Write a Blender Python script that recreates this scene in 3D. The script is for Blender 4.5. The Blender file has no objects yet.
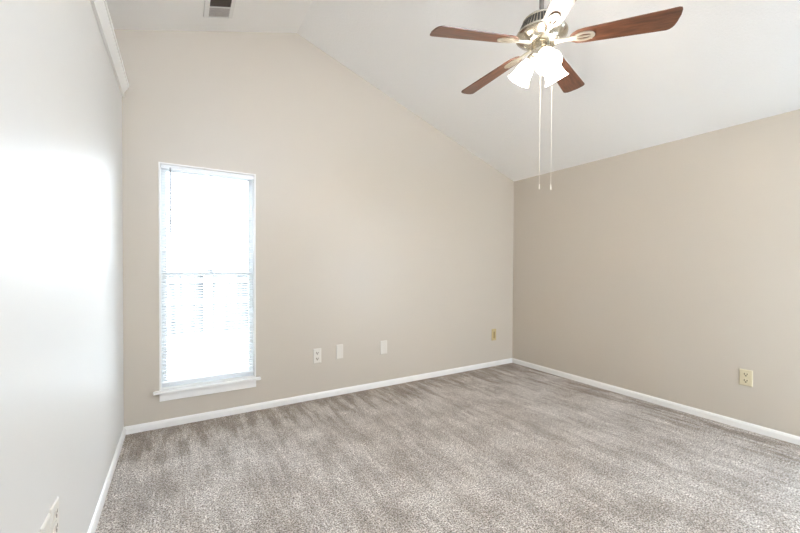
import bpy, bmesh, math, random
from math import sin, cos, pi, radians as R
from mathutils import Vector, Matrix
random.seed(7)
SC = bpy.context.scene
C = SC.collection

# ------------------------------------------------------------------ camera
H, D, W, L = 1.275, 3.4336, 3.8617, 0.3594          # eye height; room: back wall y, right wall x, left wall -x
REAR = -0.61
RX, RZ, SL, SR = 0.942, 3.4475, 0.314, 0.345        # ridge and the two ceiling pitches
YAW, PIT, ROL = R(31.1775), R(-0.8131), R(-0.2845)

def cam_axis(a, y, b):
    a, b = cos(ROL)*a + sin(ROL)*b, -sin(ROL)*a + cos(ROL)*b
    y, z = cos(PIT)*y - sin(PIT)*b, sin(PIT)*y + cos(PIT)*b
    return Vector((cos(YAW)*a + sin(YAW)*y, -sin(YAW)*a + cos(YAW)*y, z))
cd = bpy.data.cameras.new('camera')
cam = bpy.data.objects.new('camera', cd); C.objects.link(cam)
r_, f_, u_ = cam_axis(1, 0, 0), cam_axis(0, 1, 0), cam_axis(0, 0, 1)
m3 = Matrix((r_, u_, -f_)).transposed()
cam.matrix_world = Matrix.Translation((0, 0, H)) @ m3.to_4x4()
cd.sensor_width = 36; cd.lens = 365.703/800*36
cd.shift_y = 6.334/800
cd.clip_start = 0.02
SC.camera = cam

# ------------------------------------------------------------------ sky and exposure
SKY = 5.0
wd = bpy.data.worlds.new('sky'); SC.world = wd; wd.use_nodes = True
nt = wd.node_tree; nt.nodes.clear()
wo = nt.nodes.new('ShaderNodeOutputWorld'); bg = nt.nodes.new('ShaderNodeBackground')
tc = nt.nodes.new('ShaderNodeTexCoord'); sx = nt.nodes.new('ShaderNodeSeparateXYZ'); rp = nt.nodes.new('ShaderNodeValToRGB')
nt.links.new(tc.outputs['Generated'], sx.inputs[0]); nt.links.new(sx.outputs['Z'], rp.inputs[0])
rp.color_ramp.elements[0].color = (0.82, 0.888, 1.0, 1); rp.color_ramp.elements[1].color = (0.72, 0.83, 1.0, 1)
nt.links.new(rp.outputs[0], bg.inputs[0]); bg.inputs[1].default_value = SKY
nt.links.new(bg.outputs[0], wo.inputs[0])
LAMP = 1.3            # watts in each of the three fan bulbs
SHADE = 5.0            # glow of the opal glass shades
VS = SC.view_settings
SC.display_settings.display_device = 'sRGB'
VS.view_transform = 'Standard'; VS.look = 'None'; VS.gamma = 1; VS.use_curve_mapping = False
VS.exposure = 1.66
SC.cycles.max_bounces = 12; SC.cycles.diffuse_bounces = 8; SC.cycles.glossy_bounces = 4
SC.cycles.sample_clamp_indirect = 8
SC.cycles.use_denoising = True
def portal(name, loc, rot, sx_, sy_):
    ld = bpy.data.lights.new(name, 'AREA'); ld.shape = 'RECTANGLE'; ld.size = sx_; ld.size_y = sy_
    ld.cycles.is_portal = True
    o = bpy.data.objects.new(name, ld); C.objects.link(o); o.location = loc; o.rotation_euler = rot
# window openings: x0, x1, z0, z1
WB = (-0.133, 0.584, 0.298, 2.092)
WR = (2.90, 3.80, 0.06, 2.20)  # added rear window behind the camera, unseen, sized to let in fill daylight
WS = (-0.66, 0.56, 0.06, 2.34)                       # added unseen glass in the right wall, for fill daylight (local x = -y)
portal('sky_portal', ((WB[0]+WB[1])/2, D+0.16, (WB[2]+WB[3])/2), (R(-90), 0, 0), WB[1]-WB[0], WB[3]-WB[2])
portal('sky_portal', (W+0.16, -(WS[0]+WS[1])/2, (WS[2]+WS[3])/2), (R(90), 0, R(90)), WS[1]-WS[0], WS[3]-WS[2])
portal('sky_portal', ((WR[0]+WR[1])/2, REAR-0.16, (WR[2]+WR[3])/2), (R(90), 0, 0), WR[1]-WR[0], WR[3]-WR[2])

# ------------------------------------------------------------------ materials
def mat(name, col, rough=0.5, metal=0.0, spec=0.5):
    m = bpy.data.materials.new(name); m.use_nodes = True
    b = m.node_tree.nodes['Principled BSDF']
    b.inputs['Base Color'].default_value = (*col, 1)
    b.inputs['Roughness'].default_value = rough
    b.inputs['Metallic'].default_value = metal
    b.inputs['Specular IOR Level'].default_value = spec
    m.diffuse_color = (*col, 1)
    return m, m.node_tree, b
def N(t, kind, **kw):
    n = t.nodes.new(kind)
    for k, v in kw.items():
        if k in n.inputs: n.inputs[k].default_value = v
        else: setattr(n, k, v)
    return n
def objcoord(t, scale=(1, 1, 1)):
    c = N(t, 'ShaderNodeTexCoord'); mp = N(t, 'ShaderNodeMapping')
    mp.inputs['Scale'].default_value = scale
    t.links.new(c.outputs['Object'], mp.inputs['Vector'])
    return mp.outputs['Vector']
def noise(t, vec, scale, detail=3, rough=0.55):
    n = N(t, 'ShaderNodeTexNoise', Scale=scale, Detail=detail, Roughness=rough)
    t.links.new(vec, n.inputs['Vector']); return n.outputs['Fac']
def ramp(t, fac, stops):
    r = N(t, 'ShaderNodeValToRGB'); e = r.color_ramp.elements
    e[0].position, e[0].color = stops[0][0], (*stops[0][1], 1)
    e[1].position, e[1].color = stops[-1][0], (*stops[-1][1], 1)
    for p, c in stops[1:-1]:
        k = e.new(p); k.color = (*c, 1)
    t.links.new(fac, r.inputs[0]); return r.outputs[0]
def bump(t, b, fac, strength, dist):
    n = N(t, 'ShaderNodeBump', Strength=strength, Distance=dist)
    t.links.new(fac, n.inputs['Height']); t.links.new(n.outputs[0], b.inputs['Normal'])
def mix(t, fac, a, b, mode='MIX'):
    n = N(t, 'ShaderNodeMix', data_type='RGBA', blend_type=mode)
    if isinstance(fac, float): n.inputs[0].default_value = fac
    else: t.links.new(fac, n.inputs[0])
    for s, v in ((6, a), (7, b)):
        if isinstance(v, tuple): n.inputs[s].default_value = (*v, 1)
        else: t.links.new(v, n.inputs[s])
    return n.outputs[2]

M = {}
WALL = (0.565, 0.505, 0.428)
m, t, b = mat('greige_wall_paint', WALL, 0.38, 0, 0.5)
v = objcoord(t)
bump(t, b, noise(t, v, 190, 4, 0.6), 0.10, 0.002)
M['wall'] = m
m, t, b = mat('pale_grey_wall', (0.66, 0.64, 0.61), 0.46, 0, 0.5)  # wall material again with a paler, greyer base colour, for the left wall
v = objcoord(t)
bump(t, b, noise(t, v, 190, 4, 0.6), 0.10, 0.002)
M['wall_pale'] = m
m, t, b = mat('textured_ceiling_paint', (0.90, 0.885, 0.865), 0.9, 0, 0.2)
v = objcoord(t)
bump(t, b, noise(t, v, 75, 4, 0.7), 0.55, 0.006)
M['ceiling'] = m
M['trim'] = mat('white_semigloss_trim', (0.84, 0.82, 0.79), 0.35)[0]
M['vinyl'] = mat('white_window_vinyl', (0.82, 0.84, 0.85), 0.4)[0]
M['slat'] = mat('white_blind_slat', (0.84, 0.85, 0.86), 0.45)[0]
M['wand'] = mat('clear_grey_plastic', (0.34, 0.35, 0.35), 0.3)[0]
M['plate_white'] = mat('white_plastic_plate', (0.69, 0.65, 0.585), 0.35)[0]
M['plate_ivory'] = mat('ivory_plastic_plate', (0.66, 0.58, 0.40), 0.35)[0]
M['plate_tan'] = mat('aged_ivory_plastic', (0.55, 0.43, 0.22), 0.4)[0]
M['jack'] = mat('dull_tan_insert', (0.34, 0.24, 0.10), 0.5)[0]
M['slot'] = mat('dark_slot', (0.05, 0.045, 0.04), 0.6)[0]
M['slot_brown'] = mat('brown_receptacle_slot', (0.16, 0.13, 0.09), 0.6)[0]
M['nickel'] = mat('brushed_nickel', (0.58, 0.53, 0.44), 0.26, 1.0)[0]
M['rod'] = mat('satin_nickel_rod', (0.24, 0.22, 0.20), 0.4, 1.0)[0]
M['vent_dark'] = mat('dark_motor_vent', (0.035, 0.03, 0.025), 0.5)[0]
M['iron'] = mat('antique_ivory_iron', (0.56, 0.52, 0.44), 0.35, 0.6)[0]
M['chain'] = mat('pale_bead_chain', (0.85, 0.80, 0.70), 0.3, 0.3)[0]
M['register'] = mat('white_enamel_register', (0.80, 0.79, 0.77), 0.4)[0]
M['louver'] = mat('dusty_register_louver', (0.78, 0.73, 0.70), 0.6)[0]
M['duct'] = mat('dark_duct', (0.09, 0.07, 0.06), 0.8)[0]
# walnut / cherry blades
m, t, b = mat('cherry_wood', (0.20, 0.07, 0.03), 0.28, 0, 0.8)
v = objcoord(t, (3, 26, 26))
g = noise(t, v, 2.2, 6, 0.65)
col = ramp(t, g, [(0.30, (0.060, 0.022, 0.010)), (0.52, (0.155, 0.055, 0.025)), (0.72, (0.25, 0.095, 0.046))])
t.links.new(col, b.inputs['Base Color']); M['wood'] = m
b.inputs['Coat Weight'].default_value = 0.25; b.inputs['Coat Roughness'].default_value = 0.3
# opal glass shade: it is the lit part of the lamp
m, t, b = mat('lit_opal_glass', (0.95, 0.93, 0.88), 0.25)
b.inputs['Emission Color'].default_value = (1.0, 0.93, 0.82, 1); b.inputs['Emission Strength'].default_value = SHADE
M['opal'] = m
m, t, b = mat('lit_bulb', (1, 1, 1), 0.4)
b.inputs['Emission Color'].default_value = (1.0, 0.92, 0.80, 1); b.inputs['Emission Strength'].default_value = 6
M['bulb'] = m
# window glass
m = bpy.data.materials.new('window_glass'); m.use_nodes = True; t = m.node_tree; t.nodes.clear()
o_ = t.nodes.new('ShaderNodeOutputMaterial'); tr = t.nodes.new('ShaderNodeBsdfTransparent'); gl = t.nodes.new('ShaderNodeBsdfGlossy')
gl.inputs['Roughness'].default_value = 0.02; tr.inputs[0].default_value = (0.95, 0.97, 0.96, 1)
mx = t.nodes.new('ShaderNodeMixShader'); fr = t.nodes.new('ShaderNodeFresnel'); fr.inputs[0].default_value = 1.45
t.links.new(fr.outputs[0], mx.inputs[0]); t.links.new(tr.outputs[0], mx.inputs[1]); t.links.new(gl.outputs[0], mx.inputs[2])
t.links.new(mx.outputs[0], o_.inputs[0]); M['glass'] = m
# carpet
m, t, b = mat('grey_brown_carpet', (0.3, 0.26, 0.23), 0.95, 0, 0.1)
v = objcoord(t)
speck = noise(t, v, 118, 2, 0.75)
grain = noise(t, v, 38, 3, 0.7)
c1 = ramp(t, speck, [(0.32, (0.10, 0.082, 0.068)), (0.47, (0.42, 0.365, 0.318)), (0.61, (0.88, 0.84, 0.80))])
gm = ramp(t, grain, [(0.35, (0.78, 0.77, 0.76)), (0.65, (1.14, 1.14, 1.14))])
patch = noise(t, v, 3.4, 6, 0.66)
pm = ramp(t, patch, [(0.36, (0.80, 0.77, 0.74)), (0.60, (1.12, 1.12, 1.12))])
# vacuum strokes: pile laid over in long wedges pushed towards the window wall
mpv = N(t, 'ShaderNodeMapping'); mpv.inputs['Rotation'].default_value = (0, 0, R(5)); mpv.inputs['Scale'].default_value = (8.5, 1.2, 1)
t.links.new(v, mpv.inputs['Vector'])
streak = noise(t, mpv.outputs[0], 1.6, 5, 0.62)
sm = ramp(t, streak, [(0.42, (0.86, 0.84, 0.82)), (0.57, (1.09, 1.09, 1.09))])
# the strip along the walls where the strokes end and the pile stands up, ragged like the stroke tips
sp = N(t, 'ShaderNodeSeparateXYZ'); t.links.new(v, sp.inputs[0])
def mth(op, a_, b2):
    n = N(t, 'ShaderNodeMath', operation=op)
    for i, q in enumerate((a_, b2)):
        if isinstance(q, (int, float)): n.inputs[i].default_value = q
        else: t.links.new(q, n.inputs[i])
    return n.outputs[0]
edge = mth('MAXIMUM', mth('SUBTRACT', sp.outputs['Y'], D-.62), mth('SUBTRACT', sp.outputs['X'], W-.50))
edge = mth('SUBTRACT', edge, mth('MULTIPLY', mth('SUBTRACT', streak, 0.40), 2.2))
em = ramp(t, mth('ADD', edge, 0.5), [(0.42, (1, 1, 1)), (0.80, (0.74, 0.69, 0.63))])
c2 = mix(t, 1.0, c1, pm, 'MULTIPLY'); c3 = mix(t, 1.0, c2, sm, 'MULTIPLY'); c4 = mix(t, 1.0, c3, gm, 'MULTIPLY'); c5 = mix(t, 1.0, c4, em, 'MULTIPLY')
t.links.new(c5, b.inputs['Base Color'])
b.inputs['Sheen Weight'].default_value = 0.2
bump(t, b, speck, 1.0, 0.014)
M['carpet'] = m
# outside
m, t, b = mat('pale_concrete_yard', (0.74, 0.74, 0.72), 0.9)
v = objcoord(t); t.links.new(ramp(t, noise(t, v, 1.3, 5), [(0.3, (0.64, 0.65, 0.62)), (0.7, (0.80, 0.80, 0.78))]), b.inputs['Base Color'])
M['yard'] = m
m, t, b = mat('weathered_fence_board', (0.5, 0.5, 0.5), 0.8)
v = objcoord(t, (7.0, 7.0, 0.35))
t.links.new(ramp(t, noise(t, v, 1.0, 3), [(0.38, (0.035, 0.036, 0.037)), (0.50, (0.10, 0.102, 0.102)), (0.60, (0.22, 0.22, 0.215))]), b.inputs['Base Color'])
M['board'] = m
M['post'] = mat('whitewashed_post', (0.82, 0.82, 0.80), 0.7)[0]
M['kick'] = mat('grey_kickboard', (0.30, 0.31, 0.32), 0.8)[0]

# ------------------------------------------------------------------ mesh helpers
def box(bm, x0, x1, y0, y1, z0, z1, mtx=None, bev=0):
    r = bmesh.ops.create_cube(bm, size=1)
    vs = r['verts']
    for q in vs:
        q.co = Vector((x0 + (q.co.x+.5)*(x1-x0), y0 + (q.co.y+.5)*(y1-y0), z0 + (q.co.z+.5)*(z1-z0)))
    if bev:
        es = list({e for q in vs for e in q.link_edges})
        rr = bmesh.ops.bevel(bm, geom=es, offset=bev, segments=2, affect='EDGES', profile=0.5)
        vs = list({q for f in rr['faces'] for q in f.verts} | {q for q in vs if q.is_valid})
    if mtx is not None:
        for q in vs: q.co = mtx @ q.co
def prism(bm, pts, axis, a0, a1, mtx=None):
    """polygon pts extruded along axis ('x','y','z') from a0 to a1"""
    def co(p, a):
        if axis == 'y': c = Vector((p[0], a, p[1]))
        elif axis == 'x': c = Vector((a, p[0], p[1]))
        else: c = Vector((p[0], p[1], a))
        return mtx @ c if mtx is not None else c
    A = [bm.verts.new(co(p, a0)) for p in pts]; B = [bm.verts.new(co(p, a1)) for p in pts]
    n = len(pts)
    bm.faces.new(A); bm.faces.new(B[::-1])
    for i in range(n): bm.faces.new((A[i], B[i], B[(i+1) % n], A[(i+1) % n]))
def lathe(bm, prof, seg=40, mtx=None, cap=False):
    rings = []
    for r, z in prof:
        ring = []
        for k in range(seg):
            a = 2*pi*k/seg; c = Vector((r*cos(a), r*sin(a), z))
            ring.append(bm.verts.new(mtx @ c if mtx is not None else c))
        rings.append(ring)
    for A, B in zip(rings, rings[1:]):
        for k in range(seg): bm.faces.new((A[k], A[(k+1) % seg], B[(k+1) % seg], B[k]))
    if cap:
        bm.faces.new(rings[0]); bm.faces.new(rings[-1][::-1])
def tube(bm, pts, r, seg=10):
    pts = [Vector(p) for p in pts]; rings = []
    for i, p in enumerate(pts):
        d = (pts[min(i+1, len(pts)-1)] - pts[max(i-1, 0)]).normalized()
        ref = Vector((0, 0, 1)) if abs(d.z) < .9 else Vector((1, 0, 0))
        a = d.cross(ref).normalized(); bb = d.cross(a)
        rr = r[i] if isinstance(r, (list, tuple)) else r
        rings.append([bm.verts.new(p + a*(rr*cos(2*pi*k/seg)) + bb*(rr*sin(2*pi*k/seg))) for k in range(seg)])
    for A, B in zip(rings, rings[1:]):
        for k in range(seg): bm.faces.new((A[k], A[(k+1) % seg], B[(k+1) % seg], B[k]))
    bm.faces.new(rings[0]); bm.faces.new(rings[-1][::-1])
def obj(name, bm, material, parent=None, smooth=False):
    bmesh.ops.remove_doubles(bm, verts=bm.verts, dist=1e-6)
    bmesh.ops.recalc_face_normals(bm, faces=bm.faces)
    me = bpy.data.meshes.new(name); bm.to_mesh(me); bm.free()
    me.materials.append(M[material])
    if smooth:
        me.polygons.foreach_set('use_smooth', [True]*len(me.polygons))
        me.set_sharp_from_angle(angle=R(35))
    o = bpy.data.objects.new(name, me); C.objects.link(o)
    if parent: o.parent = parent
    return o
def struct(name, bm, material, parent=None, smooth=False):
    o = obj(name, bm, material, parent, smooth)
    if not parent: o['kind'] = 'structure'
    return o
def tag(o, label, cat, group=None):
    o['label'] = label; o['category'] = cat
    if group: o['group'] = group
    return o
def thing(name, label, cat, loc=(0, 0, 0), rotz=0, group=None):
    o = bpy.data.objects.new(name, None); C.objects.link(o)
    o.location = loc; o.rotation_euler = (0, 0, rotz)
    return tag(o, label, cat, group)
def BM(): return bmesh.new()
def zr(x): return RZ + SL*(x-RX) if x < RX else RZ - SR*(x-RX)

# ------------------------------------------------------------------ room shell
XH = -1.9                                  # far side of the space beyond the half wall
T = 0.12
bm = BM(); box(bm, XH-T, W+T, REAR-T, D+T, -0.10, 0.0); struct('floor', bm, 'carpet')
def gable_wall(name, y0, y1, hole):
    hx0, hx1, hz0, hz1 = hole
    bm = BM(); x0, x1 = XH-T, W+T
    prism(bm, [(x0, 0), (hx0, 0), (hx0, zr(hx0)), (x0, zr(x0))], 'y', y0, y1)
    if hx1 < RX:
        prism(bm, [(hx1, 0), (x1, 0), (x1, zr(x1)), (RX, RZ), (hx1, zr(hx1))], 'y', y0, y1)
        prism(bm, [(hx0, hz1), (hx1, hz1), (hx1, zr(hx1)), (hx0, zr(hx0))], 'y', y0, y1)
    else:
        prism(bm, [(hx1, 0), (x1, 0), (x1, zr(x1)), (hx1, zr(hx1))], 'y', y0, y1)
        prism(bm, [(hx0, hz1), (hx1, hz1), (hx1, zr(hx1)), (RX, RZ), (hx0, zr(hx0))], 'y', y0, y1)
    box(bm, hx0, hx1, y0, y1, 0, hz0)
    return struct(name, bm, 'wall')
gable_wall('wall_back', D, D+T, WB)
gable_wall('wall_rear', REAR-T, REAR, WR)
bm = BM()
box(bm, W, W+T, REAR, -WS[1], 0, zr(W)); box(bm, W, W+T, -WS[0], D, 0, zr(W))
box(bm, W, W+T, -WS[1], -WS[0], 0, WS[2]); box(bm, W, W+T, -WS[1], -WS[0], WS[3], zr(W))
struct('wall_right', bm, 'wall')
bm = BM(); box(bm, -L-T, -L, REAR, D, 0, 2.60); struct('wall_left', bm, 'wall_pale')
bm = BM(); box(bm, XH-T, XH, REAR, D, 0, zr(XH)); struct('wall_hall', bm, 'wall')
bm = BM()
xa, xb = XH-T-.05, W+T+.05
prism(bm, [(xa, zr(xa)), (RX, RZ), (xb, zr(xb)), (xb, zr(xb)+.14), (RX, RZ+.14), (xa, zr(xa)+.14)], 'y', REAR-T-.05, D+T+.05)
struct('ceiling', bm, 'ceiling')
# ledge cap along the top of the left half wall
bm = BM()
box(bm, -L-T-.045, -L+.048, REAR, D-.045, 2.600, 2.622)
prism(bm, [(-L+.001, 2.552), (-L+.016, 2.552), (-L+.022, 2.562), (-L+.040, 2.590), (-L+.043, 2.601), (-L+.001, 2.601)], 'y', REAR, D-.048)
box(bm, -L+.0005, -L+.0155, REAR, D-.0005, 2.543, 2.600)
struct('trim_1', bm, 'trim')
# baseboards: profile (depth from wall, height)
prof = [(0, 0), (.013, 0), (.013, .040), (.010, .050), (.006, .057), (0, .060)]
bm = BM(); prism(bm, [(D-p, z) for p, z in prof], 'x', -L, W); struct('baseboard_back', bm, 'trim')
bm = BM(); prism(bm, [(W-p, z) for p, z in prof], 'y', .66, D-.013); struct('baseboard_right', bm, 'trim')
bm = BM(); prism(bm, [(-L+p, z) for p, z in prof], 'y', REAR, D-.013); struct('baseboard_left', bm, 'trim')
bm = BM(); prism(bm, [(REAR+p, z) for p, z in prof], 'x', -L+.013, W-.013); struct('baseboard_rear', bm, 'trim')

# ------------------------------------------------------------------ windows
def window(name, hole, yin, sgn, stool, muntin=True):
    """yin: y of the room-side wall face; sgn +1 when outdoors is towards +y"""
    x0, x1, z0, z1 = hole
    def Y(a, b_): return (yin+sgn*a, yin+sgn*b_) if sgn > 0 else (yin+sgn*b_, yin+sgn*a)
    root = bpy.data.objects.new(name, None); C.objects.link(root); root['kind'] = 'structure'
    # jamb liner, its inner edge a hair proud of the wall
    bm = BM(); y0, y1 = Y(-.006, T); j = .012
    box(bm, x0, x0+j, y0, y1, z0, z1); box(bm, x1-j, x1, y0, y1, z0, z1)
    box(bm, x0+j, x1-j, y0, y1, z1-j, z1); box(bm, x0+j, x1-j, y0, y1, z0, z0+.004)
    obj('window_frame', bm, 'trim', root)
    zm = z0 + (z1-z0)*.512
    def sash(nm, za, zb, a, b_, low):
        s = .038; bm = BM(); ya, yb = Y(a, b_); xa_, xb_ = x0+j, x1-j
        box(bm, xa_, xa_+s, ya, yb, za, zb); box(bm, xb_-s, xb_, ya, yb, za, zb)
        box(bm, xa_+s, xb_-s, ya, yb, zb-.036, zb); box(bm, xa_+s, xb_-s, ya, yb, za, za+(.055 if low else .036))
        so = obj(nm, bm, 'vinyl', root)
        bm = BM(); yg = (ya+yb)/2
        box(bm, xa_+s-.004, xb_-s+.004, yg-.002, yg+.002, za+.03, zb-.03)
        obj('pane', bm, 'glass', so)
        return so
    lo = sash('lower_sash', z0+.004, zm+.018, .055, .080, True)
    sash('upper_sash', zm-.018, z1-j, .084, .108, False)
    bm = BM(); xm = (x0+x1)/2; ya, yb = Y(.048, .070)
    box(bm, xm-.025, xm+.025, ya, yb, zm+.018, zm+.034, bev=.003)
    obj('sash_lock', bm, 'vinyl', lo)
    if stool:
        bm = BM(); ya, yb = Y(-.045, .05)
        box(bm, x0-.040, x1+.036, *Y(-.045, .0), z0-.022, z0-.001, bev=.004)
        box(bm, x0+.001, x1-.001, *Y(-.002, .055), z0-.015, z0+.0035)
        obj('window_sill', bm, 'trim', root)
        bm = BM()
        box(bm, x0, x1, *Y(-.016, -.0005), z0-.086, z0-.021, bev=.002)
        obj('apron', bm, 'trim', root)
    return root
window('window_1', WB, D, 1, True)
window('added_rear_window', WR, REAR, -1, False)
window('added_side_window', WS, W, 1, False).rotation_euler = (0, 0, R(-90))

# venetian blind hanging inside the back window
x0, x1, z0, z1 = WB
bl = thing('venetian_blind', 'white mini blind with open slats hanging inside the tall window', 'blind', ((x0+x1)/2, D, z1))
bw = (x1-x0)/2 - .016
bm = BM(); box(bm, -bw, bw, .004, .032, -.045, -.014, bev=.002); obj('headrail', bm, 'slat', bl)
bm = BM()
n = 78; zt, zb_ = z1-.058, z0+.058
for k in range(n):
    z = zt + (zb_-zt)*k/(n-1) - z1
    tilt = R(15)
    pts = []
    for i in range(5):
        s = -1+i*.5
        pts.append((.019 + s*.0125*cos(tilt), s*.0125*sin(tilt) + .0016*(1-s*s)))
    ring = [(p[0], z+p[1]) for p in pts] + [(p[0], z+p[1]-.0006) for p in reversed(pts)]
    prism(bm, ring, 'x', -bw+.002, bw-.002)
obj('slats', bm, 'slat', bl)
bm = BM(); box(bm, -bw, bw, .007, .031, z0+.040-z1, z0+.054-z1, bev=.003); obj('bottom_rail', bm, 'slat', bl)
for s in (-.72, 0.0, .72):
    bm = BM()
    tube(bm, [(s*bw, .0055, -.044), (s*bw, .0055, z0+.05-z1)], .0006, 5)
    tube(bm, [(s*bw, .0325, -.044), (s*bw, .0325, z0+.05-z1)], .0006, 5)
    obj('ladder_cord', bm, 'slat', bl)
bm = BM(); xw = -.054-(x0+x1)/2
tube(bm, [(xw, .000, -.035), (xw, -.004, -.06), (xw-.002, -.004, -.56)], .0065, 6); obj('tilt_wand', bm, 'wand', bl, True)

# ------------------------------------------------------------------ ceiling fan
FX, FY, BZ = 1.8024, 1.4096, 2.555
fan = thing('ceiling_fan', 'five-blade cherry wood ceiling fan with nickel motor and three lit glass shades', 'ceiling fan', (FX, FY, 0))
ztop = zr(FX)
bm = BM(); lathe(bm, [(.004, ztop-.105), (.030, ztop-.10), (.052, ztop-.07), (.066, ztop-.03), (.070, ztop+.03)], 32); obj('canopy', bm, 'nickel', fan, True)
bm = BM(); tube(bm, [(0, 0, 2.74), (0, 0, ztop-.06)], .0135, 16); obj('downrod', bm, 'rod', fan, True)
bm = BM()
lathe(bm, [(.014, 2.750), (.024, 2.747), (.026, 2.724), (.070, 2.720), (.098, 2.713), (.106, 2.704), (.104, 2.699),
           (.105, 2.696), (.135, 2.634), (.141, 2.631), (.144, 2.626), (.143, 2.619), (.136, 2.612), (.118, 2.603), (.100, 2.594), (.092, 2.588), (.088, 2.580),
           (.070, 2.574), (.010, 2.572)], 56, cap=True)
mh = obj('motor_housing', bm, 'nickel', fan, True)
bm = BM()
for k in range(46):
    mt = Matrix.Rotation(2*pi*k/46, 4, 'Z') @ Matrix.Translation((.120, 0, 2.665)) @ Matrix.Rotation(math.atan2(.030, .062), 4, 'Y').inverted()
    box(bm, -.004, .0012, -.0052, .0052, -.031, .031, mt)
obj('vent_slots', bm, 'vent_dark', mh)
for k in range(10):
    mt = Matrix.Rotation(2*pi*k/10+.2, 4, 'Z') @ Matrix.Translation((.090, 0, 2.590))
    bm = BM(); lathe(bm, [(.0005, -.010), (.006, -.008), (.008, 0), (.006, .006)], 10, mt)
    obj('flywheel_screw', bm, 'nickel', mh, True)

PITCH = R(-12)
def blade_outline():
    pts = []
    r0, r1, w0, w1 = .150, .660, .050, .069
    pts += [(r0+.012, -w0*.62), (r0+.035, -w0*.90), (r0+.07, -w0)]
    pts += [(r1-.018, -w1)]
    pts += [(r1-.005, -w1+.005), (r1, -w1+.018), (r1+.001, -.02)]
    pts += [(r1-.004, .02)]
    for k in range(7):
        a = k/6*pi/2
        pts.append((r1-.045+.038*cos(a), w1-.045+.045*sin(a)))
    pts += [(r0+.07, w0), (r0+.035, w0*.90), (r0+.012, w0*.62), (r0, w0*.3), (r0, -w0*.3)]
    return pts
def ring_prism(bm, outer, inner, z0_, z1_, mt):
    n_ = len(outer)
    lay = []
    for z in (z0_, z1_):
        lay.append(([bm.verts.new(mt @ Vector((*p, z))) for p in outer], [bm.verts.new(mt @ Vector((*p, z))) for p in inner]))
    (oa, ia), (ob, ib) = lay
    for k in range(n_):
        j = (k+1) % n_
        bm.faces.new((oa[k], oa[j], ia[j], ia[k])); bm.faces.new((ob[k], ib[k], ib[j], ob[j]))
        bm.faces.new((oa[k], ob[k], ob[j], oa[j])); bm.faces.new((ia[k], ia[j], ib[j], ib[k]))
blade0 = iron0 = None
PHI = R(17.68)
for k in range(5):
    rot = PHI + 2*pi*k/5
    if blade0 is None:
        bm = BM(); prism(bm, blade_outline(), 'z', -.003, .003)
        bmesh.ops.bevel(bm, geom=list(bm.edges), offset=.0012, segments=1, affect='EDGES')
        blade0 = obj('blade', bm, 'wood', fan)
        # blade iron: arm from the flywheel out to an openwork paddle screwed under the blade
        bm = BM(); I = Matrix.Identity(4)
        el = lambda a, b_, cx, n_=28: [(cx+a*cos(2*pi*q/n_), b_*sin(2*pi*q/n_)) for q in range(n_)]
        ring_prism(bm, el(.055, .031, .222), el(.039, .0185, .222), -.0095, -.0035, I)
        prism(bm, [(.175, -.0048), (.270, -.0048), (.270, .0048), (.175, .0048)], 'z', -.0095, -.0035)
        prism(bm, [(.070, -.017), (.105, -.010), (.140, -.008), (.168, -.016), (.176, -.006), (.176, .006), (.168, .016), (.140, .008), (.105, .010), (.070, .017)], 'z', -.010, .0005)
        for q in (-.6, .6):
            lathe(bm, [(.0005, -.0125), (.004, -.012), (.005, -.0095)], 8, Matrix.Translation((.222+.048*cos(q), .024*sin(q)*1.4, 0)))
        iron0 = obj('blade_iron', bm, 'iron', blade0, False)
        bo = blade0
    else:
        bo = blade0.copy(); C.objects.link(bo); bo.parent = fan
        io = iron0.copy(); C.objects.link(io); io.parent = bo
    bo.matrix_local = Matrix.Translation((0, 0, BZ+.026)) @ Matrix.Rotation(rot, 4, 'Z') @ Matrix.Rotation(R(2.2), 4, 'Y') @ Matrix.Rotation(PITCH, 4, 'X')
# light kit
bm = BM()
lathe(bm, [(.030, 2.580), (.050, 2.574), (.054, 2.566), (.054, 2.540), (.057, 2.534), (.057, 2.522), (.050, 2.508), (.030, 2.494), (.014, 2.487), (.012, 2.470), (.004, 2.462)], 40, cap=True)
obj('light_fitter', bm, 'nickel', fan, True)
AZ0 = R(235); TILT = R(34)
for k in range(3):
    az = AZ0 + k*2*pi/3
    # local frame: origin at the socket, -z along the shade axis
    mt = Matrix.Rotation(az, 4, 'Z') @ Matrix.Translation((.048, 0, 2.516)) @ Matrix.Rotation(-TILT, 4, 'Y')
    bm = BM()
    tube(bm, [(.030*cos(az), .030*sin(az), 2.524), (.042*cos(az), .042*sin(az), 2.528), (.047*cos(az), .047*sin(az), 2.518)], .010, 12)
    lathe(bm, [(.004, .010), (.022, .006), (.026, -.006), (.027, -.026), (.020, -.030)], 24, mt, cap=True)
    sk = obj('lamp_arm', bm, 'nickel', fan, True)
    bm = BM()
    outer = [(.0255, -.022), (.030, -.034), (.040, -.050), (.047, -.070), (.051, -.095), (.056, -.120), (.066, -.142), (.070, -.146)]
    inner = [(r-.003, z) for r, z in reversed(outer)]
    lathe(bm, outer + inner, 36, mt)
    obj('lamp_shade', bm, 'opal', fan, True)
    bm = BM()
    lathe(bm, [(.0005, -.112), (.014, -.108), (.024, -.095), (.027, -.080), (.024, -.062), (.014, -.045), (.012, -.028)], 20, mt, cap=True)
    obj('bulb', bm, 'bulb', fan, True)
    ld = bpy.data.lights.new('bulb_light', 'POINT'); ld.energy = LAMP; ld.color = (1.0, 0.78, 0.52); ld.shadow_soft_size = .035
    lo = bpy.data.objects.new('bulb_light', ld); C.objects.link(lo); lo.parent = fan
    lo.location = (mt @ Vector((0, 0, -.150)))
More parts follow.
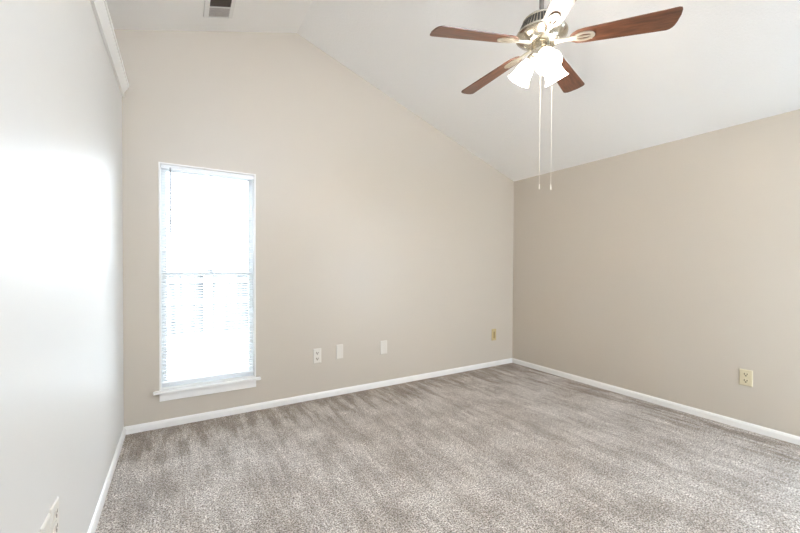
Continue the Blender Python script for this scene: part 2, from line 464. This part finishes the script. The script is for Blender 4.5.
# pull chains
rt = Vector((cos(YAW), -sin(YAW), 0))
for off, zt_, zb2 in ((-.003, 2.475, 1.765), (.064, 2.520, 1.762)):
    p = rt*off
    bm = BM(); nb = 110
    tube(bm, [(p.x, p.y, zt_), (p.x, p.y, zb2)], .0007, 6)
    for q in range(nb):
        bmesh.ops.create_icosphere(bm, subdivisions=1, radius=.0015, matrix=Matrix.Translation((p.x, p.y, zt_ + (zb2-zt_)*q/(nb-1))))
    co_ = obj('pull_chain', bm, 'chain', fan, True)
    bm = BM(); lathe(bm, [(.001, 0.004), (.002, 0), (.003, -.014), (.0036, -.022), (.0024, -.028), (.0005, -.030)], 14, Matrix.Translation((p.x, p.y, zb2)), cap=True)
    obj('pull_knob', bm, 'chain', co_, True)

# ------------------------------------------------------------------ ceiling register (left slope)
vx0, vx1, vy0, vy1 = .166, .370, 2.76, 3.222
th = math.atan(SL)
xc = (vx0+vx1)/2
vt = thing('air_vent', 'white rectangular ceiling register with dark louvers on the left slope', 'air vent', (xc, (vy0+vy1)/2, zr(xc)-.0005))
vt.rotation_euler = (0, -th, 0)
hw, hl = (vx1-vx0)/2/cos(th), (vy1-vy0)/2
bm = BM(); fz = -.011
ix0, ix1, iy0, iy1 = -hw+.036, hw-.030, -hl+.04, hl-.012
prism(bm, [(-hw, -hl), (hw, -hl), (hw, hl), (-hw, hl)], 'z', -.003, 0)
box(bm, -hw, ix0, -hl, hl, fz, -.001, bev=.003); box(bm, ix1, hw, -hl, hl, fz, -.001, bev=.003)
box(bm, ix0, ix1, -hl, iy0, fz, -.001); box(bm, ix0, ix1, iy1, hl, fz, -.001)
obj('vent_frame', bm, 'register', vt)
bm = BM(); box(bm, ix0, ix1, iy0, iy1, -.0045, -.003); obj('duct_opening', bm, 'duct', vt)
ymid = 3.088 - (vy0+vy1)/2
bm = BM()
for k in range(9):                          # end bank: blades leaning towards the camera, seen face-on
    y = ymid+.010 + k*.0125
    if y > iy1-.004: break
    box(bm, ix0, ix1, -.0075, .0075, -.0006, .0006, Matrix.Translation((0, y, -.0078)) @ Matrix.Rotation(R(20), 4, 'X'))
obj('louver_bank', bm, 'louver', vt)
bm = BM()
box(bm, ix0, ix1, ymid-.006, ymid+.004, fz, -.004)
obj('divider_bar', bm, 'register', vt)
bm = BM(); k = 0
while ymid-.016-k*.018 > iy0:
    box(bm, ix0, ix1, -.0035, .0035, -.0006, .0006, Matrix.Translation((0, ymid-.016-k*.018, -.0075)) @ Matrix.Rotation(R(-60), 4, 'X')); k += 1
obj('louver_bank', bm, 'duct', vt)

# ------------------------------------------------------------------ wall plates: built facing -y, turned to their wall
def plate(name, label, cat, loc, rotz, w, h, mt_, kind, group=None, slot='slot_brown'):
    root = thing(name, label, cat, loc, rotz, group)
    bm = BM(); prism(bm, [(-w/2, -h/2), (w/2, -h/2), (w/2, h/2), (-w/2, h/2)], 'y', -.003, -.0002)
    A = [(-w/2, -h/2), (w/2, -h/2), (w/2, h/2), (-w/2, h/2)]; B = [(p[0]*.88, p[1]*.93) for p in A]
    va = [bm.verts.new((p[0], -.003, p[1])) for p in A]; vb = [bm.verts.new((p[0], -.0065, p[1])) for p in B]
    for i in range(4): bm.faces.new((va[i], va[(i+1) % 4], vb[(i+1) % 4], vb[i]))
    bm.faces.new(vb)
    obj('plate', bm, mt_, root)
    if kind == 'duplex':
        for s in (-1, 1):
            bm = BM(); zc = s*.0245*h/.125
            pts = []
            for q in range(24):
                a = 2*pi*q/24; pts.append((.0195*cos(a), zc + max(-.0155, min(.0155, .0195*sin(a)))))
            prism(bm, pts, 'y', -.0085, -.006)
            rc = obj('receptacle', bm, mt_, root)
            bm = BM()
            box(bm, -.0115, -.0050, -.0089, -.0084, zc-.002, zc+.012); box(bm, .0050, .0112, -.0089, -.0084, zc-.001, zc+.011)
            prism(bm, [(.0058*cos(2*pi*q/12), zc-.0085+.0058*sin(2*pi*q/12)) for q in range(12)], 'y', -.0089, -.0084)
            obj('slots', bm, slot, rc)
        sc_ = [0]
    elif kind == 'jack':
        bm = BM(); box(bm, -.013, .013, -.0085, -.006, -.046, .040); obj('insert', bm, 'jack', root)
        sc_ = [-.058, .058]
    else:
        sc_ = [-.042, .042]
    for z in sc_:
        bm = BM(); lathe(bm, [(.0005, -.0015), (.003, -.001), (.0035, 0)], 10, Matrix.Translation((0, -.0068, z)) @ Matrix.Rotation(R(90), 4, 'X'))
        obj('screw', bm, slot if kind == 'duplex' else mt_, root)
    return root
plate('wall_outlet', 'white duplex outlet on the back wall, nearest to the window', 'outlet', (1.144, D, .417), 0, .080, .142, 'plate_white', 'duplex')
plate('blank_wall_plate', 'blank white wall plate just right of the back wall outlet', 'wall plate', (1.374, D, .432), 0, .076, .142, 'plate_white', 'blank')
plate('blank_wall_plate', 'blank white wall plate alone in the middle of the back wall', 'wall plate', (1.877, D, .420), 0, .082, .145, 'plate_white', 'blank')
plate('jack_plate', 'aged ivory wall plate with a dark vertical insert near the room corner', 'wall plate', (3.512, D, .408), 0, .082, .150, 'plate_tan', 'jack')
plate('wall_outlet', 'ivory duplex outlet on the right-hand wall above the baseboard', 'outlet', (W, 1.052, .413), R(-90), .080, .128, 'plate_ivory', 'duplex')
plate('wall_outlet', 'white outlet on the left wall, farther of the adjoining pair of plates', 'outlet', (-L, 1.625, .425), R(90), .082, .125, 'plate_white', 'duplex')
plate('blank_wall_plate', 'white wall plate on the left wall, nearer of the adjoining pair', 'wall plate', (-L, 1.530, .421), R(90), .082, .125, 'plate_white', 'blank')

# ------------------------------------------------------------------ outside the windows
bm = BM()
box(bm, -25, 25, -25, 40, -.35, -.15); struct('ground', bm, 'yard')
FYD = 8.22
fe = thing('board_fence', 'pale weathered board fence in the yard, seen through the lower blind', 'fence', (.5, FYD, -.15))
for sgn in (-1, 1):
    bm = BM()
    for k in range(20):
        a, b2 = sgn*(.075+k*.15), sgn*(.075+k*.15+.146)
        box(bm, min(a, b2), max(a, b2), 0, .02, .06, 1.28)
    obj('board_panel', bm, 'board', fe)
    bm = BM()
    a, b2 = sgn*.06, sgn*3.1
    box(bm, min(a, b2), max(a, b2), -.035, 0, .70, .79); box(bm, min(a, b2), max(a, b2), -.035, 0, 1.10, 1.19)
    obj('rail', bm, 'post', fe)
    bm = BM(); box(bm, min(a, b2), max(a, b2), -.03, 0, .0, .10); obj('kickboard', bm, 'kick', fe)
for px in (-3.1, 0, 3.1):
    bm = BM(); box(bm, px-.06, px+.06, -.06, .06, 0, 1.60); po = obj('post', bm, 'post', fe)
    bm = BM(); prism(bm, [(px-.075, 1.60), (px+.075, 1.60), (px+.04, 1.66), (px-.04, 1.66)], 'y', -.07, .07); obj('post_cap', bm, 'kick', po)
